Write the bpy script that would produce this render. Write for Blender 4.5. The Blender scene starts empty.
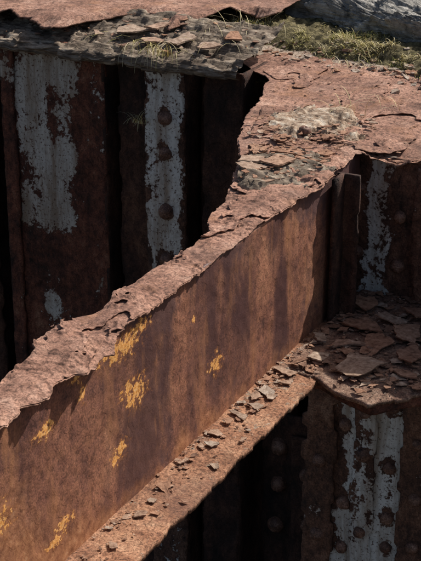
import bpy, bmesh, math, random
import numpy as np
from mathutils import Vector, Matrix, noise
random.seed(7)
D=bpy.data
scene=bpy.context.scene
scene.view_settings.view_transform='Standard'
scene.view_settings.look='None'
scene.view_settings.exposure=0

def fr(x,y,z,o=4,h=0.9):
    return noise.fractal(Vector((x,y,z)),h,2.0,o)
def nz(x,y,z):
    return noise.noise(Vector((x,y,z)))
def hold(v,size,seed):
    """random value held over ragged cells: broken, chipped edge"""
    c=v/size+.8*nz(v/size*.7,seed,1)
    return noise.cell(Vector((c,seed,.5)))-.5
def interp(tab,v):
    if v<=tab[0][0]: return tab[0][1]
    for (a,b),(c,d) in zip(tab,tab[1:]):
        if v<=c: return b+(d-b)*(v-a)/(c-a) if c>a else d
    return tab[-1][1]
def ss(a,b,x):
    t=max(0,min(1,(x-a)/(b-a))); return t*t*(3-2*t)

# ------------------------------------------------------------- node helpers
class NT:
    def __init__(s,name):
        s.m=D.materials.new(name); s.m.use_nodes=True
        s.t=s.m.node_tree; s.t.nodes.clear()
        s.out=s.t.nodes.new('ShaderNodeOutputMaterial')
        s.b=s.t.nodes.new('ShaderNodeBsdfPrincipled')
        s.t.links.new(s.b.outputs[0],s.out.inputs[0])
        s.tc=s.t.nodes.new('ShaderNodeTexCoord').outputs['Object']
    def n(s,ty): return s.t.nodes.new(ty)
    def L(s,a,b): s.t.links.new(a,b)
    def noise(s,scale,detail=5,rough=.6,vec=(1,1,1),off=(0,0,0),dist=0):
        mp=s.n('ShaderNodeMapping'); mp.inputs['Scale'].default_value=vec; mp.inputs['Location'].default_value=off
        s.L(s.tc,mp.inputs[0])
        q=s.n('ShaderNodeTexNoise'); q.inputs['Scale'].default_value=scale; q.inputs['Detail'].default_value=min(detail,5)
        q.inputs['Roughness'].default_value=rough; q.inputs['Distortion'].default_value=dist
        s.L(mp.outputs[0],q.inputs['Vector']); return q.outputs['Fac']
    def ramp(s,fac,stops,interp='LINEAR'):
        r=s.n('ShaderNodeValToRGB'); r.color_ramp.interpolation=interp
        e=r.color_ramp.elements
        while len(e)<len(stops): e.new(.5)
        for k,(p,c) in enumerate(stops):
            e[k].position=p
            e[k].color=(c,c,c,1) if isinstance(c,(int,float)) else (*c,1)
        s.L(fac,r.inputs[0]); return r.outputs[0]
    def mix(s,fac,a,b,mode='MIX'):
        q=s.n('ShaderNodeMix'); q.data_type='RGBA'; q.blend_type=mode
        ins=[i for i in q.inputs if i.type=='RGBA']
        for v,i in ((a,ins[0]),(b,ins[1])):
            if isinstance(v,tuple): i.default_value=(*v,1)
            else: s.L(v,i)
        if isinstance(fac,(int,float)): q.inputs[0].default_value=fac
        else: s.L(fac,q.inputs[0])
        return [o for o in q.outputs if o.type=='RGBA'][0]
    def math(s,op,a,b=0.0,clamp=False):
        q=s.n('ShaderNodeMath'); q.operation=op; q.use_clamp=clamp
        for v,i in ((a,q.inputs[0]),(b,q.inputs[1])):
            if isinstance(v,(int,float)): i.default_value=v
            else: s.L(v,i)
        return q.outputs[0]
    def attr(s,name):
        q=s.n('ShaderNodeAttribute'); q.attribute_name=name; return q.outputs['Fac']
    def bump(s,h,strength,dist,prev=None):
        q=s.n('ShaderNodeBump'); q.inputs['Strength'].default_value=strength; q.inputs['Distance'].default_value=dist
        s.L(h,q.inputs['Height'])
        if prev is not None: s.L(prev,q.inputs['Normal'])
        return q.outputs[0]
    def finish(s,col,rough,nrm=None):
        s.L(col,s.b.inputs['Base Color'])
        if isinstance(rough,(int,float)): s.b.inputs['Roughness'].default_value=rough
        else: s.L(rough,s.b.inputs['Roughness'])
        s.b.inputs['Specular IOR Level'].default_value=.3
        if nrm is not None: s.L(nrm,s.b.inputs['Normal'])
        return s.m

def rust(name,cols,big=7,vec=(1,1,1),paint=None,paintcol=(.36,.385,.40),web=False,bumps=1.0,seed=0,speck=.5,dirt=None,layers=0,lay_h=.8,rough=.86,blot=0):
    n=NT(name); off=(seed*3.1,seed*1.7,seed*.9)
    a=n.noise(big,5,.62,vec,off,.2)
    b=n.noise(big*6,5,.62,vec,off)
    c=n.noise(230,3,.7,(1,1,1),off)
    m=n.math('ADD',n.math('MULTIPLY',a,.6),n.math('MULTIPLY',b,.4))
    col=n.ramp(m,[(.36,cols[0]),(.46,cols[1]),(.54,cols[2]),(.66,cols[3])])
    pit=n.ramp(n.noise(big*12,4,.66,(1,1,1),off),[(.38,.35),(.50,1.0)])
    col=n.mix(speck,col,pit,'MULTIPLY')
    sp=n.ramp(c,[(.32,.5),(.5,1.0),(.66,1.5)])
    col=n.mix(.85,col,sp,'MULTIPLY')
    h=n.math('ADD',n.math('MULTIPLY',b,.40),n.math('MULTIPLY',c,.30))
    if blot:
        bl=n.noise(4.5,5,.7,(1,1,1),(off[0]+9,off[1],off[2]),.3)
        col=n.mix(n.ramp(bl,[(.50,0),(.64,blot)]),col,(.11,.058,.044))
        bl2=n.noise(8,5,.7,(1,1,1),(off[0],off[1]+9,off[2]),.3)
        col=n.mix(n.ramp(bl2,[(.54,0),(.70,blot*.7)]),col,(.42,.205,.10))
    if layers:
        ly=n.noise(layers,4,.58,(1,1,1),(off[0]+4,off[1],off[2]),.3)
        lh=n.ramp(ly,[(.36,0),(.372,.35),(.455,.38),(.463,.62),(.56,.66),(.566,1)])
        lc=n.ramp(ly,[(.36,.62),(.375,.9),(.452,1.06),(.458,.74),(.47,1.0),(.56,1.06),(.563,.74),(.575,1.12)])
        col=n.mix(.75,col,lc,'MULTIPLY')
        h=n.math('ADD',h,n.math('MULTIPLY',lh,lay_h))
    if web:
        st=n.noise(6,5,.62,(1,.9,.22),(3,5,1),.4)
        st2=n.noise(16,5,.65,(1,.8,.2),(1,2,1),.4)
        col=n.mix(n.ramp(st,[(.46,0),(.60,.85)]),col,(.074,.038,.038))
        col=n.mix(n.ramp(st2,[(.54,0),(.68,.55)]),col,(.37,.165,.075))
        og=n.math('ADD',n.attr('orange'),n.math('MULTIPLY',n.math('SUBTRACT',n.noise(14,5,.68,(1,.7,.5)),.5),1.8))
        col=n.mix(n.ramp(og,[(.42,0),(.95,.75)]),col,n.ramp(n.noise(60,5,.7),[(.35,(.25,.095,.042)),(.6,(.45,.21,.095)),(.7,(.55,.32,.18))]))
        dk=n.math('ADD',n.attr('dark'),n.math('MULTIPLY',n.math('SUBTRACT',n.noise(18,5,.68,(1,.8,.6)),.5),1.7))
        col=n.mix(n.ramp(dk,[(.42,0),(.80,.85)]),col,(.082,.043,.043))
        s1=n.math('ADD',n.attr('spot'),n.math('MULTIPLY',n.math('SUBTRACT',n.noise(75,4,.62,(1,.85,1)),.5),3.4))
        sm=n.ramp(s1,[(.54,0),(.60,1)])
        halo=n.ramp(s1,[(.1,0),(.54,.55)])
        col=n.mix(halo,col,(.36,.14,.05))
        col=n.mix(sm,col,n.ramp(n.noise(150,5,.7),[(.35,(.48,.19,.05)),(.5,(.76,.36,.10)),(.65,(.80,.50,.23))]))
        h=n.math('ADD',h,n.math('MULTIPLY',sm,.25))
        rough=n.ramp(st,[(.4,.78),(.6,.5)])
    if dirt:
        dm=n.ramp(n.math('ADD',n.attr('dirt'),n.math('MULTIPLY',n.math('SUBTRACT',n.noise(30,5,.72),.5),2.0)),[(.48,0),(.6,.9)])
        dc=n.ramp(n.noise(90,5,.75),[(.3,(.14,.10,.075)),(.45,(.25,.19,.14)),(.56,(.38,.31,.24)),(.7,(.54,.48,.39))])
        col=n.mix(dm,col,dc)
        h=n.math('ADD',h,n.math('MULTIPLY',dm,.35))
    if paint:
        pn=n.math('ADD',n.math('MULTIPLY',n.noise(12,5,.66,(1,1,.7),off,.4),.65),n.math('MULTIPLY',n.noise(60,5,.68,(1,1,1),off),.35))
        pm0=n.math('ADD',n.attr('paint'),n.math('MULTIPLY',n.math('SUBTRACT',pn,.5),3.5))
        pm=n.ramp(pm0,[(.50,0),(.512,1)])
        stain=n.ramp(pm0,[(.30,0),(.5,.6)])
        col=n.mix(stain,col,(.06,.028,.02))
        pc=n.mix(n.ramp(n.noise(18,5,.7,(1,1,.12)),[(.43,0),(.62,.9)]),paintcol,(paintcol[0]*.46,paintcol[1]*.35,paintcol[2]*.27))
        pc=n.mix(n.ramp(n.noise(45,5,.72),[(.48,0),(.64,.6)]),pc,(paintcol[0]*.55,paintcol[1]*.52,paintcol[2]*.48))
        pc=n.mix(n.ramp(n.noise(110,5,.70),[(.56,0),(.61,.9)]),pc,(.10,.05,.032))
        pc=n.mix(n.ramp(pm0,[(.51,.8),(.60,0)]),pc,(.20,.13,.10))
        col=n.mix(pm,col,pc)
        h=n.math('ADD',n.math('MULTIPLY',h,n.math('SUBTRACT',1.0,n.math('MULTIPLY',pm,.7))),n.math('MULTIPLY',pm,.8))
    nr=n.bump(h,1.0*bumps,.006)
    return n.finish(col,rough,nr)

DK=[(.014,.010,.009),(.040,.021,.016),(.075,.035,.024),(.155,.078,.048)]  # dark rust, taken darker still to put the background's shade into the colour
M_web=rust('web_rust',[(.11,.048,.038),(.20,.084,.055),(.275,.118,.070),(.37,.175,.10)],5,(1,.8,.8),web=True,speck=.55,bumps=.40,layers=8,lay_h=.4)
M_top=rust('top_rust',[(.15,.075,.052),(.255,.133,.092),(.345,.190,.134),(.47,.295,.22)],9,bumps=.60,seed=2,dirt=True,speck=.75,layers=8,lay_h=.5,blot=.5)
M_fl=rust('flange_rust',[(.14,.062,.036),(.26,.122,.068),(.36,.185,.108),(.46,.275,.17)],12,bumps=.60,seed=3,dirt=True,speck=.75,layers=14,lay_h=.6,blot=.5)
M_dark=rust('dark_shaded_rust',DK,6,(1,1,.5),seed=4,layers=8)
M_red=rust('red_rust_painted',[(.025,.015,.012),(.085,.033,.023),(.155,.056,.035),(.25,.125,.08)],9,(1,1,.6),paint=True,paintcol=(.52,.495,.455),seed=5,layers=10)
M_blue=rust('blue_grey_painted',[(.032,.02,.016),(.09,.046,.032),(.16,.078,.050),(.26,.15,.10)],10,(1,1,.6),paint=True,paintcol=(.66,.65,.62),seed=6,layers=12)
M_rivet=rust('rivet_rust',[(.05,.030,.024),(.13,.065,.046),(.21,.11,.075),(.33,.20,.15)],30,seed=7,rough=.5,bumps=.6)
M_soilrust=rust('shelf_rust',[(.08,.050,.038),(.18,.10,.07),(.26,.16,.11),(.38,.26,.20)],18,seed=8,dirt=True,layers=14)

def simple(name,stops,scale,bscale,bump,rough=.9,vec=(1,1,1),tint=False,dist=.01,layers=0):
    n=NT(name)
    a=n.noise(scale,5,.68,vec)
    col=n.ramp(a,stops)
    if tint:
        col=n.mix(.9,col,n.ramp(n.attr('tint'),[(0,(.34,.22,.17)),(.3,(.72,.47,.35)),(.55,(.92,.58,.40)),(.8,(.95,.85,.75)),(1,(.95,.98,.96))]),'MULTIPLY')
    h=n.noise(bscale,5,.70,vec)
    if layers:
        ly=n.noise(layers,5,.64,vec,(4,1,2),.6)
        lh=n.ramp(ly,[(.36,0),(.38,.35),(.455,.38),(.47,.62),(.56,.66),(.575,1)])
        lc=n.ramp(ly,[(.36,.6),(.38,.95),(.452,1.08),(.46,.62),(.475,1.0),(.56,1.08),(.565,.6),(.58,1.15)])
        col=n.mix(.9,col,lc,'MULTIPLY'); h=n.math('ADD',h,n.math('MULTIPLY',lh,.9))
    nr=n.bump(h,bump,dist)
    return n.finish(col,rough,nr)
M_flake=simple('rust_scale',[(.3,(.13,.085,.065)),(.45,(.31,.24,.195)),(.55,(.40,.325,.27)),(.7,(.56,.49,.43))],70,220,.6,tint=True,dist=.003)
M_stone=simple('grey_stone',[(.3,(.12,.11,.10)),(.43,(.27,.255,.23)),(.55,(.39,.37,.335)),(.7,(.55,.53,.485))],30,90,1.0,dist=.009,layers=6)
M_ledge=simple('weathered_ledge',[(.3,(.05,.036,.026)),(.45,(.14,.105,.077)),(.57,(.26,.205,.153)),(.7,(.43,.36,.285))],40,90,.9,vec=(.35,1,2.2),dist=.005,layers=14)
M_soil=simple('mossy_soil',[(.3,(.035,.030,.015)),(.45,(.11,.09,.040)),(.55,(.20,.165,.075)),(.7,(.36,.30,.19))],60,140,1.0,dist=.008)
M_ground=simple('ground_soil',[(.3,(.05,.04,.03)),(.5,(.10,.08,.055)),(.7,(.17,.14,.10))],3,20,.8)
M_conc=simple('corroded_mortar',[(.3,(.13,.08,.052)),(.43,(.28,.19,.13)),(.54,(.41,.31,.225)),(.64,(.60,.52,.42))],40,110,.9,dist=.005,layers=14)
def grassmat():
    n=NT('dry_grass')
    col=n.ramp(n.attr('tint'),[(0,(.09,.12,.02)),(.3,(.24,.25,.045)),(.55,(.52,.44,.16)),(1,(.70,.60,.38))])
    return n.finish(col,.7)
M_grass=grassmat()

# ------------------------------------------------------------- mesh helpers
def empty(name):
    e=D.objects.new(name,None); scene.collection.objects.link(e); return e
def mkobj(name,verts,faces,mat,parent=None,attrs=None,smooth=True):
    me=D.meshes.new(name); me.from_pydata(verts,[],faces); me.update()
    if smooth: me.polygons.foreach_set('use_smooth',[True]*len(me.polygons))
    for k,v in (attrs or {}).items():
        a=me.attributes.new(k,'FLOAT','POINT'); a.data.foreach_set('value',np.array(v,dtype=np.float32))
    me.materials.append(mat)
    o=D.objects.new(name,me); scene.collection.objects.link(o)
    if parent: o.parent=parent
    return o
def grid(name,us,vs,fn,mat,parent=None,thick=0,attrs=(),offset=-1,keep=None):
    V=[];A={k:[] for k in attrs}
    for u in us:
        for v in vs:
            r=fn(u,v); V.append(r[:3])
            for k in attrs: A[k].append(r[3].get(k,0))
    nv=len(vs); F=[]
    K=[keep(p) for p in V] if keep else None
    for i in range(len(us)-1):
        for j in range(nv-1):
            a=i*nv+j; q=(a,a+nv,a+nv+1,a+1)
            if K and sum(K[t] for t in q)<4: continue
            F.append(q)
    o=mkobj(name,V,F,mat,parent,A)
    if keep:
        bm=bmesh.new(); bm.from_mesh(o.data)
        bmesh.ops.delete(bm,geom=[v for v in bm.verts if not v.link_faces],context='VERTS')
        for _ in range(3):
            nw={}
            for v in bm.verts:
                be=[e for e in v.link_edges if e.is_boundary]
                if len(be)==2:
                    nw[v]=v.co*.4+(be[0].other_vert(v).co+be[1].other_vert(v).co)*.3
            for v,c in nw.items(): v.co=c
        bm.to_mesh(o.data); bm.free()
    if thick:
        m=o.modifiers.new('thickness','SOLIDIFY'); m.thickness=thick; m.offset=offset
    return o
def lin(a,b,step):
    n=max(2,int(round((b-a)/step))+1); return list(np.linspace(a,b,n))

def vplate(name,x0,x1,z0,z1,y,mat,parent,thick=.012,step=.012,edge=.004,rough=.003,paint=None,seed=0):
    """vertical plate facing -Y, slightly eaten side edges"""
    def fn(u,v):
        x=x0+(x1-x0)*u; z=v
        w=max(0,1-u*8)
        w2=max(0,1-(1-u)*8)
        x+=edge*(.6*fr(z*9+seed,seed*2.3,3,5)+.9*hold(z,.05,seed))*w-edge*(.6*fr(z*9+seed,seed*1.3,7,5)+.9*hold(z,.05,seed+9))*w2
        yy=y+rough*fr(x*12,seed,z*12,4)
        return x,yy,z,{'paint':paint(x,z) if paint else 0}
    nx=max(6,int((x1-x0)/step))
    return grid(name,list(np.linspace(0,1,nx)),lin(z0,z1,step),fn,mat,parent,thick,('paint',),offset=-1)
def sideplate(name,x,y0,y1,z0,z1,mat,parent,thick=.012,seed=0,paint=None):
    def fn(u,v):
        y=y0+(y1-y0)*u
        return x+.003*fr(y*12,seed,v*12,4),y+.004*fr(v*15,seed,u,3)*(1 if u in(0,1) else .2),v,{'paint':paint(y,v) if paint else 0}
    return grid(name,list(np.linspace(0,1,max(3,int((y1-y0)/.02)))),lin(z0,z1,.02),fn,mat,parent,thick,('paint',),offset=0)

def rivets(name,pts,r,parent,mat=M_rivet):
    V=[];F=[]
    for (x,y,z,ax) in pts:
        axv=Vector(ax).normalized(); q=axv.to_track_quat('Z','Y'); s=random.random()*50
        rr=r*random.uniform(.82,1.10); base=len(V); N=18
        prof=[(1.12,-.3),(1.05,.08),(.99,.38),(.86,.66),(.62,.86),(.30,.96)]
        K=len(prof)
        for k,(pr,ph) in enumerate(prof):
            for i in range(N):
                a=2*math.pi*i/N
                j=1+.16*nz(math.cos(a)*1.3+s,math.sin(a)*1.3,k*.5)+.08*nz(math.cos(a)*4+s,math.sin(a)*4,k)
                p=Vector((rr*pr*j*math.cos(a),rr*pr*j*math.sin(a),rr*ph*(.9+.25*nz(s,math.cos(a)*2,math.sin(a)*2))))
                V.append(tuple(q@p+Vector((x,y,z))))
        V.append(tuple(q@Vector((0,0,rr*.9))+Vector((x,y,z))))
        for k in range(K-1):
            for i in range(N):
                F.append((base+k*N+i,base+k*N+(i+1)%N,base+(k+1)*N+(i+1)%N,base+(k+1)*N+i))
        top=base+K*N
        for i in range(N): F.append((base+(K-1)*N+i,base+(K-1)*N+(i+1)%N,top))
    return mkobj(name,V,F,mat,parent)

def shards(name,items,mat,parent=None):
    """thin angular scale flakes: (x,y,z,r,thick,tilt,tint)"""
    V=[];F=[];T=[]
    for (x,y,z,r,th,tilt,tint) in items:
        k=random.randint(4,6); ang=sorted(random.random()*6.28 for _ in range(k))
        if max((ang[(i+1)%k]-ang[i])%6.283 for i in range(k))>2.6: ang=[2*math.pi*(i+random.uniform(-.3,.3))/k for i in range(k)]
        cor=[(r*random.uniform(.65,1.15)*math.cos(a),r*random.uniform(.65,1.15)*math.sin(a)) for a in ang]
        pts=[]
        asp=random.uniform(.5,1.0)
        for i in range(k):
            a=cor[i]; b=cor[(i+1)%k]
            for t in (0,.2,.4,.6,.8):
                j=.08*r if t else .02*r
                pts.append((a[0]+(b[0]-a[0])*t+random.uniform(-j,j),(a[1]+(b[1]-a[1])*t+random.uniform(-j,j))*asp))
        n=len(pts); rot=random.random()*6.28
        ax=Vector((random.uniform(-1,1),random.uniform(-1,1),0)).normalized()
        M=Matrix.Rotation(random.gauss(0,tilt),3,ax)@Matrix.Rotation(rot,3,'Z')
        base=len(V); cx=random.gauss(0,.10)
        for lay,(f,h) in enumerate([(.97,-th),(1.0,0)]):
            for (px,py) in pts:
                px*=f;py*=f
                pz=h+cx*(px*px)/r+random.uniform(-.012,.012)*r
                V.append(tuple(M@Vector((px,py,pz))+Vector((x,y,z)))); T.append(tint)
        V.append(tuple(M@Vector((0,0,0))+Vector((x,y,z)))); T.append(tint)
        for i in range(n):
            F.append((base+i,base+(i+1)%n,base+n+(i+1)%n,base+n+i))
            F.append((base+n+i,base+n+(i+1)%n,base+2*n))
        F.append(tuple(base+i for i in reversed(range(n))))
    return mkobj(name,V,F,mat,parent,{'tint':T},smooth=False)

# ============================================================= MAIN GIRDER
girder=empty('rusty_steel_girder')
spots=[(.20,.372,.034,.018),(.265,.362,.05,.022),(.325,.378,.03,.014),(.225,.350,.02,.012),(.305,.238,.034,.028),(.275,.258,.028,.016),(.665,.145,.020,.022),(.648,.150,.018,.010),
       (.240,.140,.022,.014),(.218,.122,.018,.012),(-.028,.313,.03,.014),(.02,.085,.028,.012),(-.01,.06,.03,.010),(.102,.325,.012,.016),(.55,.30,.010,.006),(-.2,.2,.04,.03),(.09,.37,.02,.01)]
def webfn(y,z):
    s=-1.4
    for (cy,cz,ry,rz) in spots:
        d=math.hypot((y-cy)/ry,(z-cz)/rz); s=max(s,1.05-.62*d)
    og=.75*ss(.35,-.25,y)*ss(.42,.05,z)+.60*ss(.08,.0,z)+.22*ss(.2,-.1,y)+.25*math.exp(-((y-.5)/.04)**2)+.15*math.exp(-((y-.62)/.04)**2)
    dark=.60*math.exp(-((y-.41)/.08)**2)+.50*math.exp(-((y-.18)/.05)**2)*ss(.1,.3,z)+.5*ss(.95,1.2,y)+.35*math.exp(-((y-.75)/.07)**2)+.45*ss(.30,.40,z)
    x=.0022*fr(y*7,3,z*7,4)+.0012*fr(y*40,1,z*40,3)
    return x,y,z,{'spot':s,'orange':og,'dark':dark}
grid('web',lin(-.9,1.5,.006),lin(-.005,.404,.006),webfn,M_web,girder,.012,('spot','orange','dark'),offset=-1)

xL=[(-.9,-.07),(-.5,-.085),(-.3,-.06),(-.08,-.062),(-.017,-.078),(.032,-.072),(.104,-.095),(.208,-.093),(.259,-.070),(.394,-.080),(.525,-.078),(.645,-.070),(.778,-.076),(.85,-.116),(.93,-.128),(1.023,-.154),(1.087,-.173),(1.276,-.247),(1.42,-.318),(1.6,-.38),(1.8,-.436),(1.99,-.505),(2.03,-.54),(2.1,-.62),(2.268,-.82),(2.4,-1.0),(2.9,-1.1)]
xR=[(-.9,.03),(-.204,.030),(-.114,.019),(-.062,.040),(-.024,.026),(.044,.026),(.062,.045),(.131,.030),(.149,.045),(.22,.012),(.3,.022),(.396,.010),(.512,.012),(.665,.008),(.798,.010),(.956,.010),(1.105,.024),(1.296,.018),(1.353,.010),(1.44,.006),(1.472,.03),(1.485,.14),(1.50,.22),(1.52,1.3),(2.9,1.4)]
def jag(y,s):
    return .0055*fr(y*8,s,0,6,.75)+.0045*hold(y,.075,s)+.002*hold(y,.019,s+3)+.0012*nz(y*130,s,0)
def zdeck(x,y):
    z=.411+.005*fr(x*9,y*9,2,4)+.0010*fr(x*50,y*50,1,3)
    z+=.016*math.exp(-(((x+.2)/.17)**2+((y-1.5)/.2)**2))
    q=fr(x*5+3,y*5,8,5); z+=.003*(ss(.02,.04,q)+ss(.25,.27,q))
    return z
def topfn(y,tt):
    t=.5-.5*math.cos(math.pi*tt)
    a=interp(xL,y); b=interp(xR,y)
    x=a+(b-a)*t
    wl=ss(.035,0,x-a); wr=ss(.035,0,b-x)
    ja=jag(y,1.3); jb=jag(y,5.3)*(1.1 if y<1.44 else .3)
    x+=ja*wl*(1-wr*.5)+jb*wr*(1-wl*.5)
    if t>.999: x=max(x,.003)
    wf=ss(1.75,1.5,y)
    yy=y+((.012*fr(x*16,9,0,5)+.014*hold(x,.035,4))*ss(1.4,1.5,y)*wf )-.17*ss(.22,.33,x)*ss(1.4,1.5,y)  # last term: deck edge pulled forward out of view, added to shade the shelf
    z=zdeck(x,y)
    z-=wr*ss(1.5,1.2,y)*(.003+.012*max(-.35,nz(y*9,0,3)))
    z+=wl*ss(1.5,1.0,y)*.016*nz(y*8,4,4)
    front=ss(1.60,1.50,yy)*ss(0.0,.05,x); z-=front*.012*(1+1.5*nz(x*14,2,0))
    dirt=.65*math.exp(-(((x+.20)/.10)**2+((y-1.56)/.14)**2))+.75*ss(2.15,2.35,y)+.12*ss(.8,1.2,y)-.08
    return x,yy,z,{'dirt':dirt}
rows=lin(-.9,1.43,.0022)+lin(1.4315,1.53,.0015)+lin(1.535,2.9,.006)
grid('top_flange',rows,list(np.linspace(0,1,50)),topfn,M_top,girder,.003,('dirt',),offset=1)
def skin_n(x,y): return fr(x*7+1,y*4.5,4.4,5,.8)
def skin(y,tt):
    x,yy,z,A=topfn(y,.06+.88*tt)
    q=skin_n(x,yy)
    return x,yy,z+.0022+.006*ss(.14,.0,q-.05)*(1+nz(x*20,y*20,3)),A
grid('flange_scale_skin',lin(-.9,1.40,.0025),list(np.linspace(0,1,34)),skin,M_top,girder,.0014,('dirt',),offset=1,keep=lambda p:skin_n(p[0],p[1])>.05)
def dskin(x,y):
    q=skin_n(x,y)
    return x,y,zdeck(x,y)+.0022+.006*ss(.12,.0,q-.1)*(1+nz(x*20,y*20,3)),{'dirt':.0}
def dkeep(p):
    return skin_n(p[0],p[1])>.10 and p[0]>interp(xL,p[1])+.02 and (p[1]>1.56 or p[0]<interp(xR,p[1])-.02) and not (p[0]>.18 and p[1]<1.6)
grid('deck_scale_skin',lin(-.85,.55,.005),lin(1.42,2.32,.005),dskin,M_top,girder,.0014,('dirt',),offset=-1,keep=dkeep)

def botfn(y,t):
    x=-.10+.225*t
    e=ss(.90,1,t)
    x+=e*(.003*fr(y*10,2,0,5)+.003*hold(y,.04,8)+.001*nz(y*110,1,1))
    z=.0+.0025*fr(x*14,y*14,5,4)+.001*fr(x*60,y*60,5,2)
    return x,y,z,{'dirt':.22*ss(.3,.55,t)+.12*ss(.1,.9,y)+.06*ss(.7,.5,t)}
grid('bottom_flange',lin(-.9,1.5,.005),list(np.linspace(0,1,40)),botfn,M_fl,girder,.014,('dirt',),offset=1)
sideplate('web_stiffener_leg',.02,1.27,1.33,.0,.40,M_dark,girder,.01,seed=3)
vplate('web_stiffener_out',.004,.062,.0,.398,1.33,M_dark,girder,.01,seed=5)

it=[]
for k in range(560):
    y=random.triangular(-.4,1.25,1.0); x=.004+abs(random.gauss(0,.036))
    if x>.116: continue
    if nz(x*25,y*13,2)<-.02 and y<.85: continue
    r=random.choice([.002,.003,.003,.004,.005,.006,.008,.012])*random.uniform(.8,1.3)
    it.append((x,y,.0035+random.random()*.002,r,.0012,.09,random.choice([.1,.3,.4,.5,.6,.7,.9])))
for (x,y,r) in [(.05,.55,.020),(.04,.70,.026),(.058,.75,.024),(.045,.84,.034),(.07,.90,.030),(.04,.95,.034),(.03,.60,.020),(.035,.35,.030),(.028,1.02,.038),(.095,.47,.014),(.05,.22,.022),(.03,1.10,.034),(.09,.99,.028),(.06,.10,.018),(.07,1.05,.038),(.10,.60,.014),(.06,.0,.022),(.035,.80,.026),(.03,.45,.018),(.018,.90,.022),(.065,.82,.018),(.03,.66,.018),(.045,.28,.014)]:
    it.append((x,y,.006+random.random()*.003,r,.0025,.05,random.choice([.45,.6,.7,.8,.9])))
shards('rust_flakes',it,M_flake)

# ============================================================= GUSSET SHELF
gus=empty('gusset_plate')
def frontpoly(x):
    return interp([(0,.985),(.10,.955),(.125,.965),(.20,.925),(.285,.895),(.33,.955),(.42,1.04),(.8,1.2)],x)
def gfn(x,t):
    y0=frontpoly(x)+.006*fr(x*18,2,0,5)+.010*hold(x,.03,2)
    y=y0+(1.56-y0)*t
    z=.008+.004*fr(x*9,y*9,6,4)+.002*fr(x*40,y*40,2,3)-.006*ss(.12,0,t)*(1+nz(x*20,1,1))
    return x,y,z,{'dirt':.22}
grid('plate',lin(.02,.8,.005),list(np.linspace(0,1,80)),gfn,M_soilrust,gus,.010,('dirt',),offset=-1)
def gl(u,v):
    x=u; y=frontpoly(x)+.018+.003*fr(x*20,v*20,1,3)
    return x,y,-.006-v*.028,{'paint':.1}
grid('edge_angle',lin(.10,.8,.01),[0,.25,.5,.75,1],gl,M_red,gus,.012,('paint',),offset=0)
it=[]
for k in range(800):
    x=random.uniform(.03,.55); y=random.uniform(frontpoly(x)+.015,1.5)
    r=random.choice([.003,.004,.006,.009,.013,.02])*random.uniform(.7,1.3)
    it.append((x,y,.012+random.random()*.006,r,.0018,.14,random.choice([.1,.2,.3,.45,.6,.8])))
for (x,y,z,r,t) in [(.205,1.05,.030,.085,.75),(.12,1.15,.022,.055,.7),(.29,1.15,.024,.06,.4),(.09,1.05,.018,.035,.8),(.32,1.05,.020,.035,.3),(.12,1.26,.025,.06,.4),(.24,1.26,.032,.06,.6),(.36,1.2,.03,.05,.5),(.045,1.15,.02,.03,.85),(.22,1.38,.035,.06,.4),(.08,1.38,.03,.05,.5),(.33,1.35,.03,.07,.5),(.17,1.17,.018,.07,.5),(.17,1.32,.03,.06,.75)]:
    it.append((x,y,z,r,.004,.08,t))
shards('scale_flakes',it,M_flake,gus)

# ============================================================= RIGHT COLUMN
col=empty('riveted_column')
def cp(x,z):
    p=1.02
    p-=.75*ss(.00,-.05,x-.03*nz(0,0,z*6)-.10*(z+.6)*.5)
    p-=.65*ss(.150,.185,x)
    for rx,rz in [(.128,-.332),(.126,-.527),(.128,-.694),(-.01,-.68),(.127,-.794),(-.01,-.834),(-.012,-.42)]:
        d=math.hypot(x-rx,(z-rz)*.8); p-=.45*ss(.042,.02,d)
    p-=.5*math.exp(-(((x-.0)/.03)**2+((z+.58)/.07)**2))
    p-=.4*math.exp(-(((x-.14)/.025)**2+((z+.60)/.06)**2))
    if z>0: p-=.40+.5*ss(.07,.12,x)
    return p
vplate('front_plate',-.10,.20,-1.7,.40,1.5,M_blue,col,.014,.010,.006,.003,cp,seed=2)
vplate('cover_strip',.020,.078,-1.7,-.03,1.490,M_blue,col,.010,.008,.007,.002,lambda x,z:.72-.25*ss(.05,.03,x)+.3*nz(3,1,z*5),seed=6)
vplate('left_angle',-.13,-.045,-1.7,.39,1.484,M_blue,col,.010,.010,.010,.005,lambda x,z:.05+.4*nz(x*5,0,z*5),seed=9)
vplate('right_angle',.165,.26,-1.7,.39,1.484,M_blue,col,.010,.010,.008,.004,lambda x,z:.10+.2*nz(x*5,0,z*5),seed=12)
sideplate('left_side',-.10,1.50,2.0,-1.7,.39,M_dark,col,.012,seed=2)
sideplate('right_side',.22,1.50,2.0,-1.7,.39,M_dark,col,.012,seed=4)
P=[(.128,z) for z in (-.332,-.527,-.694,-.794,-1.0,-1.2)]+[(-.012,-.42),(-.010,-.68),(-.010,-.834),(.0,-1.0),(.12,.10),(.12,.24),(-.0,.12),(-.0,.30)]
rivets('rivet_heads',[(x,1.500,z,(0,-1,0)) for x,z in P]+[(.048,1.490,-.499,(0,-1,0)),(.048,1.490,-.36,(0,-1,0)),(.048,1.49,-.76,(0,-1,0))]+[(.215,1.484,z,(0,-1,0)) for z in (-.25,-.42,-.6,-.76,.15)]+[(-.085,1.484,z,(0,-1,0)) for z in (-.30,-.55,-.8)],.019,col)

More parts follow.
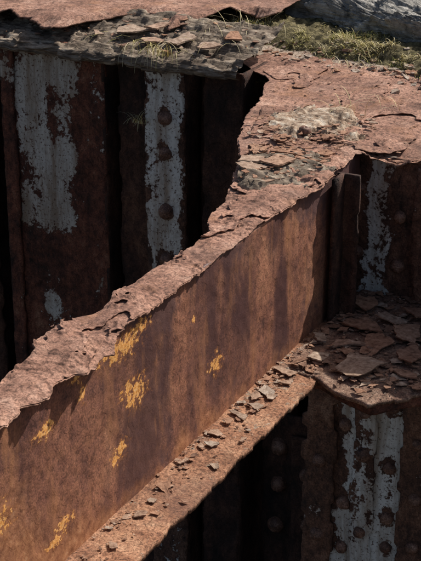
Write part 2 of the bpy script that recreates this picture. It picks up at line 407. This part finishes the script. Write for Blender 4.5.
# ============================================================= BACK WALL COLUMNS
cA=empty('peeling_paint_column')
def pA(x,z):
    p=.08
    p+=.70*ss(-1.475,-1.44,x)*ss(-1.20,-1.26,x+.03*nz(1,2,z*8)-.05*ss(.2,.35,z))*ss(-.30,-.17,z)*ss(.43,.38,z)
    p-=.45*math.exp(-(((x+1.42)/.035)**2+((z+.02)/.10)**2))
    p-=.35*math.exp(-(((x+1.30)/.04)**2+((z-.24)/.10)**2))
    p+=.75*math.exp(-(((x+1.34)/.05)**2+((z+.52)/.08)**2))
    p+=.20*ss(-1.18,-1.14,x)*ss(-.1,.2,z)
    return p
vplate('face_plate',-1.485,-1.105,-1.7,.44,2.0,M_red,cA,.014,.012,.005,.005,pA,seed=21)
vplate('left_angle',-1.50,-1.455,-1.7,.44,1.985,M_red,cA,.012,.012,.004,.003,lambda x,z:.1+.3*ss(.1,.3,z),seed=24)
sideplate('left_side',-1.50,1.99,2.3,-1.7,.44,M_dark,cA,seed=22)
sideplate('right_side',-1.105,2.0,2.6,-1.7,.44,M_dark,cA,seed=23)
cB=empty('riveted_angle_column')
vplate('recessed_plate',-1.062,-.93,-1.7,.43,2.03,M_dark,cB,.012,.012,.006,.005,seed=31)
def pC(x,z):
    p=.86-.6*ss(-.835,-.80,x)-.35*ss(-.915,-.94,x)-.45*ss(-.15,-.35,z)
    for rz in (.243,.125,-.077,-.25):
        d=math.hypot(x+.866,(z-rz)*.8); p-=.35*ss(.045,.02,d)
    p-=.45*math.exp(-(((x+.90)/.02)**2+((z-.05)/.08)**2))
    return p
vplate('angle_leg',-.940,-.800,-1.7,.43,1.985,M_blue,cB,.014,.010,.005,.004,pC,seed=32)
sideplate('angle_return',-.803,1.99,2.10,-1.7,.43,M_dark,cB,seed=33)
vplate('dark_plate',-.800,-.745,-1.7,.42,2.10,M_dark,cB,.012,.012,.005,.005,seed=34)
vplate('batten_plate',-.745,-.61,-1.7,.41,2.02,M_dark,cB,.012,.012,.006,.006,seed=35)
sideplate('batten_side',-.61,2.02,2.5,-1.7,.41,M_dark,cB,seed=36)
rivets('rivet_heads',[(-.866,1.984,z,(0,-1,0)) for z in (.243,.125,-.077,-.25,-.42,-.6)]+[(-.66,2.018,z,(0,-1,0)) for z in (-.80,-1.0)],.025,cB)
br=empty('lower_riveted_bracket')
vplate('plate',-.56,-.30,-1.7,-.80,2.12,M_dark,br,.014,.015,.006,.006,seed=41)
vplate('edge_angle',-.44,-.30,-1.7,-.86,2.09,M_dark,br,.014,.015,.006,.006,seed=42)
rivets('rivet_heads',[(-.50,2.119,-.93,(0,-1,0)),(-.50,2.119,-1.08,(0,-1,0)),(-.38,2.089,-1.0,(0,-1,0)),(-.37,2.089,-1.2,(0,-1,0)),(-.51,2.119,-1.25,(0,-1,0))],.03,br)
bw=empty('abutment_wall')
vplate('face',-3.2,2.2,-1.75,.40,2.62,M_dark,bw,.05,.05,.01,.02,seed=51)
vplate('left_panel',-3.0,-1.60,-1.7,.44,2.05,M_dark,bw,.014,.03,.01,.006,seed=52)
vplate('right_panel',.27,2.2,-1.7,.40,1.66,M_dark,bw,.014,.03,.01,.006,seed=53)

# ============================================================= LEDGE, SOIL, STONE
def ledgefn(x,t):
    fy=1.965+.02*fr(x*5,1,0,4)+.02*hold(x,.07,6)
    if t<.35:
        k=t/.35; y=fy-.012*math.sin(k*3.1)+.010*fr(x*16,k*2,3,4); z=.405+.035*k
    else:
        k=(t-.35)/.65; y=fy+.34*k; zz=.44+.06*k
        y+=.012*fr(x*14,k*5,7,3)
        z=zz+.020*fr(x*8,k*5,2,6,.7)
        z=z*.35+.65*(round(z/.010)*.010)
    return x,y,z
grid('weathered_ledge',lin(-1.7,-.60,.005),list(np.linspace(0,1,80)),ledgefn,M_ledge)
it=[]
for k in range(110):
    x=random.uniform(-1.5,-.62); y=random.uniform(1.99,2.25)
    r=random.choice([.003,.004,.006,.01,.018])*random.uniform(.7,1.3)
    it.append((x,y,.450+(y-1.96)*.17+random.random()*.006,r,.002,.15,random.choice([.1,.3,.5,.8])))
for (x,y,r,t) in [(-1.15,2.05,.05,.75),(-1.05,2.1,.07,.8),(-.95,2.05,.05,.7),(-.85,2.08,.08,.8),(-.75,2.05,.06,.75),(-.7,2.15,.06,.5),(-.98,2.15,.05,.7)]:
    it.append((x,y,.462+(y-1.96)*.17,r,.005,.06,t))
shards('ledge_debris',it,M_flake)

def tlfn(x,t):
    f=interp([(-2.2,2.0),(-1.7,2.02),(-1.5,2.06),(-1.38,2.03),(-1.28,1.985),(-1.24,2.02),(-1.20,2.16),(-1.12,2.30),(-1.0,2.28),(-.95,2.16),(-.91,2.30),(-.86,2.44),(-.7,2.5)],x)
    w=ss(.25,0,t)
    y=f+(.010*fr(x*25,1,1,5)+.015*hold(x,.04,3))*w+(2.8-f)*t
    z=.510+.006*fr(x*8,y*8,1,4)-.014*ss(.1,0,t)*(1+2*nz(x*11,5,5))
    return x,y,z,{'dirt':.05}
grid('corroded_cover_plate',lin(-2.2,-.7,.003),list(np.linspace(0,1,60)),tlfn,M_top,None,.004,('dirt',),offset=-1)

def soilh(x,y):
    b=2.33+.03*fr(x*6,0,0,4)-.11*ss(-.5,0,x)
    h=.400+.055*ss(b-.02,b+.12,y)+.02*fr(x*7,y*7,0,5)*ss(b-.12,b,y)+.008*fr(x*40,y*40,0,3)-.03*ss(b-.05,b-.15,y)
    return h
grid('soil_bank',lin(-1.25,1.6,.008),lin(2.1,3.2,.008),lambda x,y:(x,y,soilh(x,y)),M_soil)

def stone(name,cx,cy,cz,sx,sy,sz,rot,seed,amp=.05):
    bm=bmesh.new(); bmesh.ops.create_cube(bm,size=2)
    bmesh.ops.subdivide_edges(bm,edges=bm.edges[:],cuts=150,use_grid_fill=True)
    R=Matrix.Rotation(rot,3,'Z')
    for v in bm.verts:
        p=v.co.copy()
        q=(abs(p.x)**10+abs(p.y)**10+abs(p.z)**10)**(1/10)
        p=p/q
        p=Vector((p.x*sx,p.y*sy,p.z*sz))
        d=noise.fractal(p*7+Vector((seed,0,0)),.55,2,7)*amp
        d+=noise.noise(p*2.5+Vector((0,seed,0)))*amp*.7
        d+=(abs(noise.noise(p*9+Vector((0,0,seed)))))*-amp*.8
        d=d*.6+.4*round(d/.012)*.012
        p+=v.co.normalized()*d
        v.co=R@p+Vector((cx,cy,cz))
    me=D.meshes.new(name); bm.to_mesh(me); bm.free()
    me.polygons.foreach_set('use_smooth',[True]*len(me.polygons))
    me.materials.append(M_stone)
    o=D.objects.new(name,me); scene.collection.objects.link(o); return o
stone('stone_block',.24,2.79,.46,1.28,.45,.072,math.radians(-20),3,.040)
# flat crumbs and scale along the foot of the soil
it=[]
for k in range(420):
    x=random.uniform(-1.0,.45); y=2.31-.13*ss(-.5,.1,x)+random.gauss(.0,.06); r=random.choice([.003,.004,.006,.008,.012,.02])*random.uniform(.7,1.2)
    it.append((x,y,max(soilh(x,y),zdeck(x,y)+.003)+.002,r,r*.35,.3,random.choice([.3,.5,.7,.85,.95,1.0])))
shards('crumbled_stone',it,M_flake)

def lump(name,cx,cy,rx,ry,hmax,mat,seed,base=.416,terr=.005):
    N=90
    def dd(x,y):
        u=(x-cx)/rx; v=(y-cy)/ry
        return math.hypot(u,v)+.65*fr(x*11+seed,y*11,seed,5,.8)
    def fn(u,v):
        x=cx+rx*u*1.5; y=cy+ry*v*1.5
        d=dd(x,y)
        h=hmax*ss(1.05,.55,d)*(.75+.6*fr(x*9,y*9,seed,3))
        h+=.002*fr(x*50,y*50,seed,4)
        hq=round(h/terr)*terr; h=.25*h+.75*hq
        return x,y,base+max(h,-.004)-.012*ss(.98,1.06,d)
    return grid(name,list(np.linspace(-1,1,N)),list(np.linspace(-1,1,N)),fn,mat,keep=lambda p:dd(p[0],p[1])<1.12 and p[0]>interp(xL,p[1])+.006 and (p[0]<interp(xR,p[1])-.004 or p[1]>1.5))
lump('mortar_lump',-.20,1.60,.12,.15,.022,M_conc,3,.424)
lump('corroded_slab',-.125,1.24,.12,.15,.022,M_ledge,8,.414)
rivets('rivet_heads',[(-.165,1.50,.438,(0,0,1))],.018,girder)
it=[]
for k in range(320):
    a=random.random()*6.28; d=random.random()**.6
    x=-.17+.20*d*math.cos(a); y=1.42+.34*d*math.sin(a)
    if x<interp(xL,y)+.02 or x>interp(xR,y)-.02: continue
    r=random.choice([.002,.003,.004,.006,.008,.014])*random.uniform(.8,1.3)
    it.append((x,y,.434+random.random()*.008,r,.002,.12,random.choice([.2,.4,.5,.6,.8])))
for k in range(260):
    y=random.uniform(1.4,2.3); x=random.uniform(-.5,.5)
    if x<interp(xL,y)+.02 or x>interp(xR,y)-.02: continue
    r=random.choice([.002,.003,.004,.006,.009])
    it.append((x,y,zdeck(x,y)+.004,r,.0015,.08,random.choice([.3,.4,.5,.6,.7])))
for (x,y,z,r,t) in [(-.17,1.18,.434,.055,.75),(-.12,1.24,.440,.06,.65),(-.07,1.30,.432,.045,.5),(-.20,1.23,.436,.05,.75),(-.05,1.38,.428,.035,.5),(-.22,1.33,.434,.045,.6),(-.10,1.13,.426,.035,.7),(-.14,1.34,.432,.05,.45),(-.20,1.42,.438,.035,.5),(-.10,1.48,.436,.03,.4)]:
    it.append((x,y,z,r,.005,.05,t))
shards('scale_debris',it,M_flake)

# ============================================================= GRASS
def blades(name,items,mat):
    V=[];F=[];T=[]
    for (x,y,z,L,w,az,bend,tint) in items:
        n=6; base=len(V); p=Vector((x,y,z)); th=random.uniform(.05,.7)
        dx,dy=math.cos(az),math.sin(az)
        for i in range(n+1):
            k=i/n; ww=w*(1-k)**.7+.0002
            V.append((p.x-dy*ww,p.y+dx*ww,p.z)); V.append((p.x+dy*ww,p.y-dx*ww,p.z)); T+= [tint,tint]
            ang=th+bend*k; s=L/n
            p=p+Vector((dx*math.sin(ang)*s,dy*math.sin(ang)*s,math.cos(ang)*s))
        for i in range(n):
            a=base+2*i; F.append((a,a+1,a+3,a+2))
    return mkobj(name,V,F,mat,None,{'tint':T})
G=[]
for k in range(9000):
    x=random.uniform(-1.2,.5)
    c=2.42-.16*ss(-.5,.1,x)
    y=c+random.gauss(.01,.06)
    if nz(x*7,y*7,3)+.5*nz(x*22,y*22,1)<.02 : continue
    if y<c-.12: continue
    L=random.uniform(.010,.040)
    G.append((x,y,soilh(x,y)-.003,L,random.uniform(.0005,.0012),random.gauss(-1.6,1.6),random.uniform(.9,2.8),min(1,max(0,.56+.5*nz(x*9,y*9,9)+random.gauss(0,.22)))))
blades('grass',G,M_grass)
G=[]
def straw(x,y,z,n,L,spread=.03):
    for _ in range(n):
        G.append((x+random.gauss(0,spread),y+random.gauss(0,spread),z,L*random.uniform(.5,1.3),.0007,random.random()*6.28,random.uniform(1.2,2.6),random.uniform(.7,1)))
straw(-.14,1.72,.43,16,.10,.02); straw(-.05,1.85,.42,5,.06,.02); straw(-.75,2.25,.45,44,.13,.06); straw(-.3,2.2,.43,20,.07,.08)
for _ in range(40):
    x=random.gauss(-.88,.06); G.append((x,1.97,.45,random.uniform(.08,.2),.0008,random.gauss(-1.57,.5),random.uniform(2.2,3.2),random.uniform(.5,1)))
for _ in range(30):
    G.append((-.955+random.gauss(0,.014),1.975,.215,random.uniform(.03,.09),.0008,random.gauss(-1.57,1.4),random.uniform(1.2,3),random.uniform(.5,1)))
blades('dry_straw',G,M_grass)

# ============================================================= GROUND
gy=[(-120,-1.72),(-5,-1.72),(2.7,-1.72),(2.72,.36),(3.6,.38),(120,.38)]
V=[];F=[]
for x in (-120,-4,4,120):
    for y,z in gy: V.append((x,y,z))
for i in range(3):
    for j in range(len(gy)-1):
        a=i*len(gy)+j; F.append((a,a+len(gy),a+len(gy)+1,a+1))
mkobj('ground',V,F,M_ground,smooth=False)

# ============================================================= LIGHT, SKY, CAMERA
S=Vector((1,2.0,2.2)).normalized()
w=D.worlds.new('World'); scene.world=w; w.use_nodes=True
nt=w.node_tree; bg=nt.nodes['Background']; sk=nt.nodes.new('ShaderNodeTexSky')
sk.sky_type='NISHITA'; sk.sun_disc=False; sk.sun_elevation=math.asin(S.z); sk.sun_rotation=math.atan2(S.x,S.y)
sk.dust_density=4.0
nt.links.new(sk.outputs[0],bg.inputs[0]); bg.inputs[1].default_value=.085
l=D.lights.new('sun','SUN'); l.energy=4.9; l.angle=math.radians(.5); l.color=(1,.95,.88)
so=D.objects.new('sun',l); scene.collection.objects.link(so); so.rotation_euler=(-S).to_track_quat('-Z','Y').to_euler()

cam=D.cameras.new('camera'); co=D.objects.new('camera',cam); scene.collection.objects.link(co)
th=math.radians(23.2); ya=math.radians(27.5)
f=Vector((-math.sin(ya)*math.cos(th),math.cos(ya)*math.cos(th),-math.sin(th)))
R=Vector((math.cos(ya),math.sin(ya),0)); U=R.cross(f)
M=Matrix((R,U,-f)).transposed().to_4x4(); M.translation=Vector((1.3983,-2.0518,1.6594))
co.matrix_world=M
cam.sensor_fit='VERTICAL'; cam.sensor_height=36; cam.lens=36*1500/561
cam.clip_start=.05; cam.clip_end=500
scene.camera=co
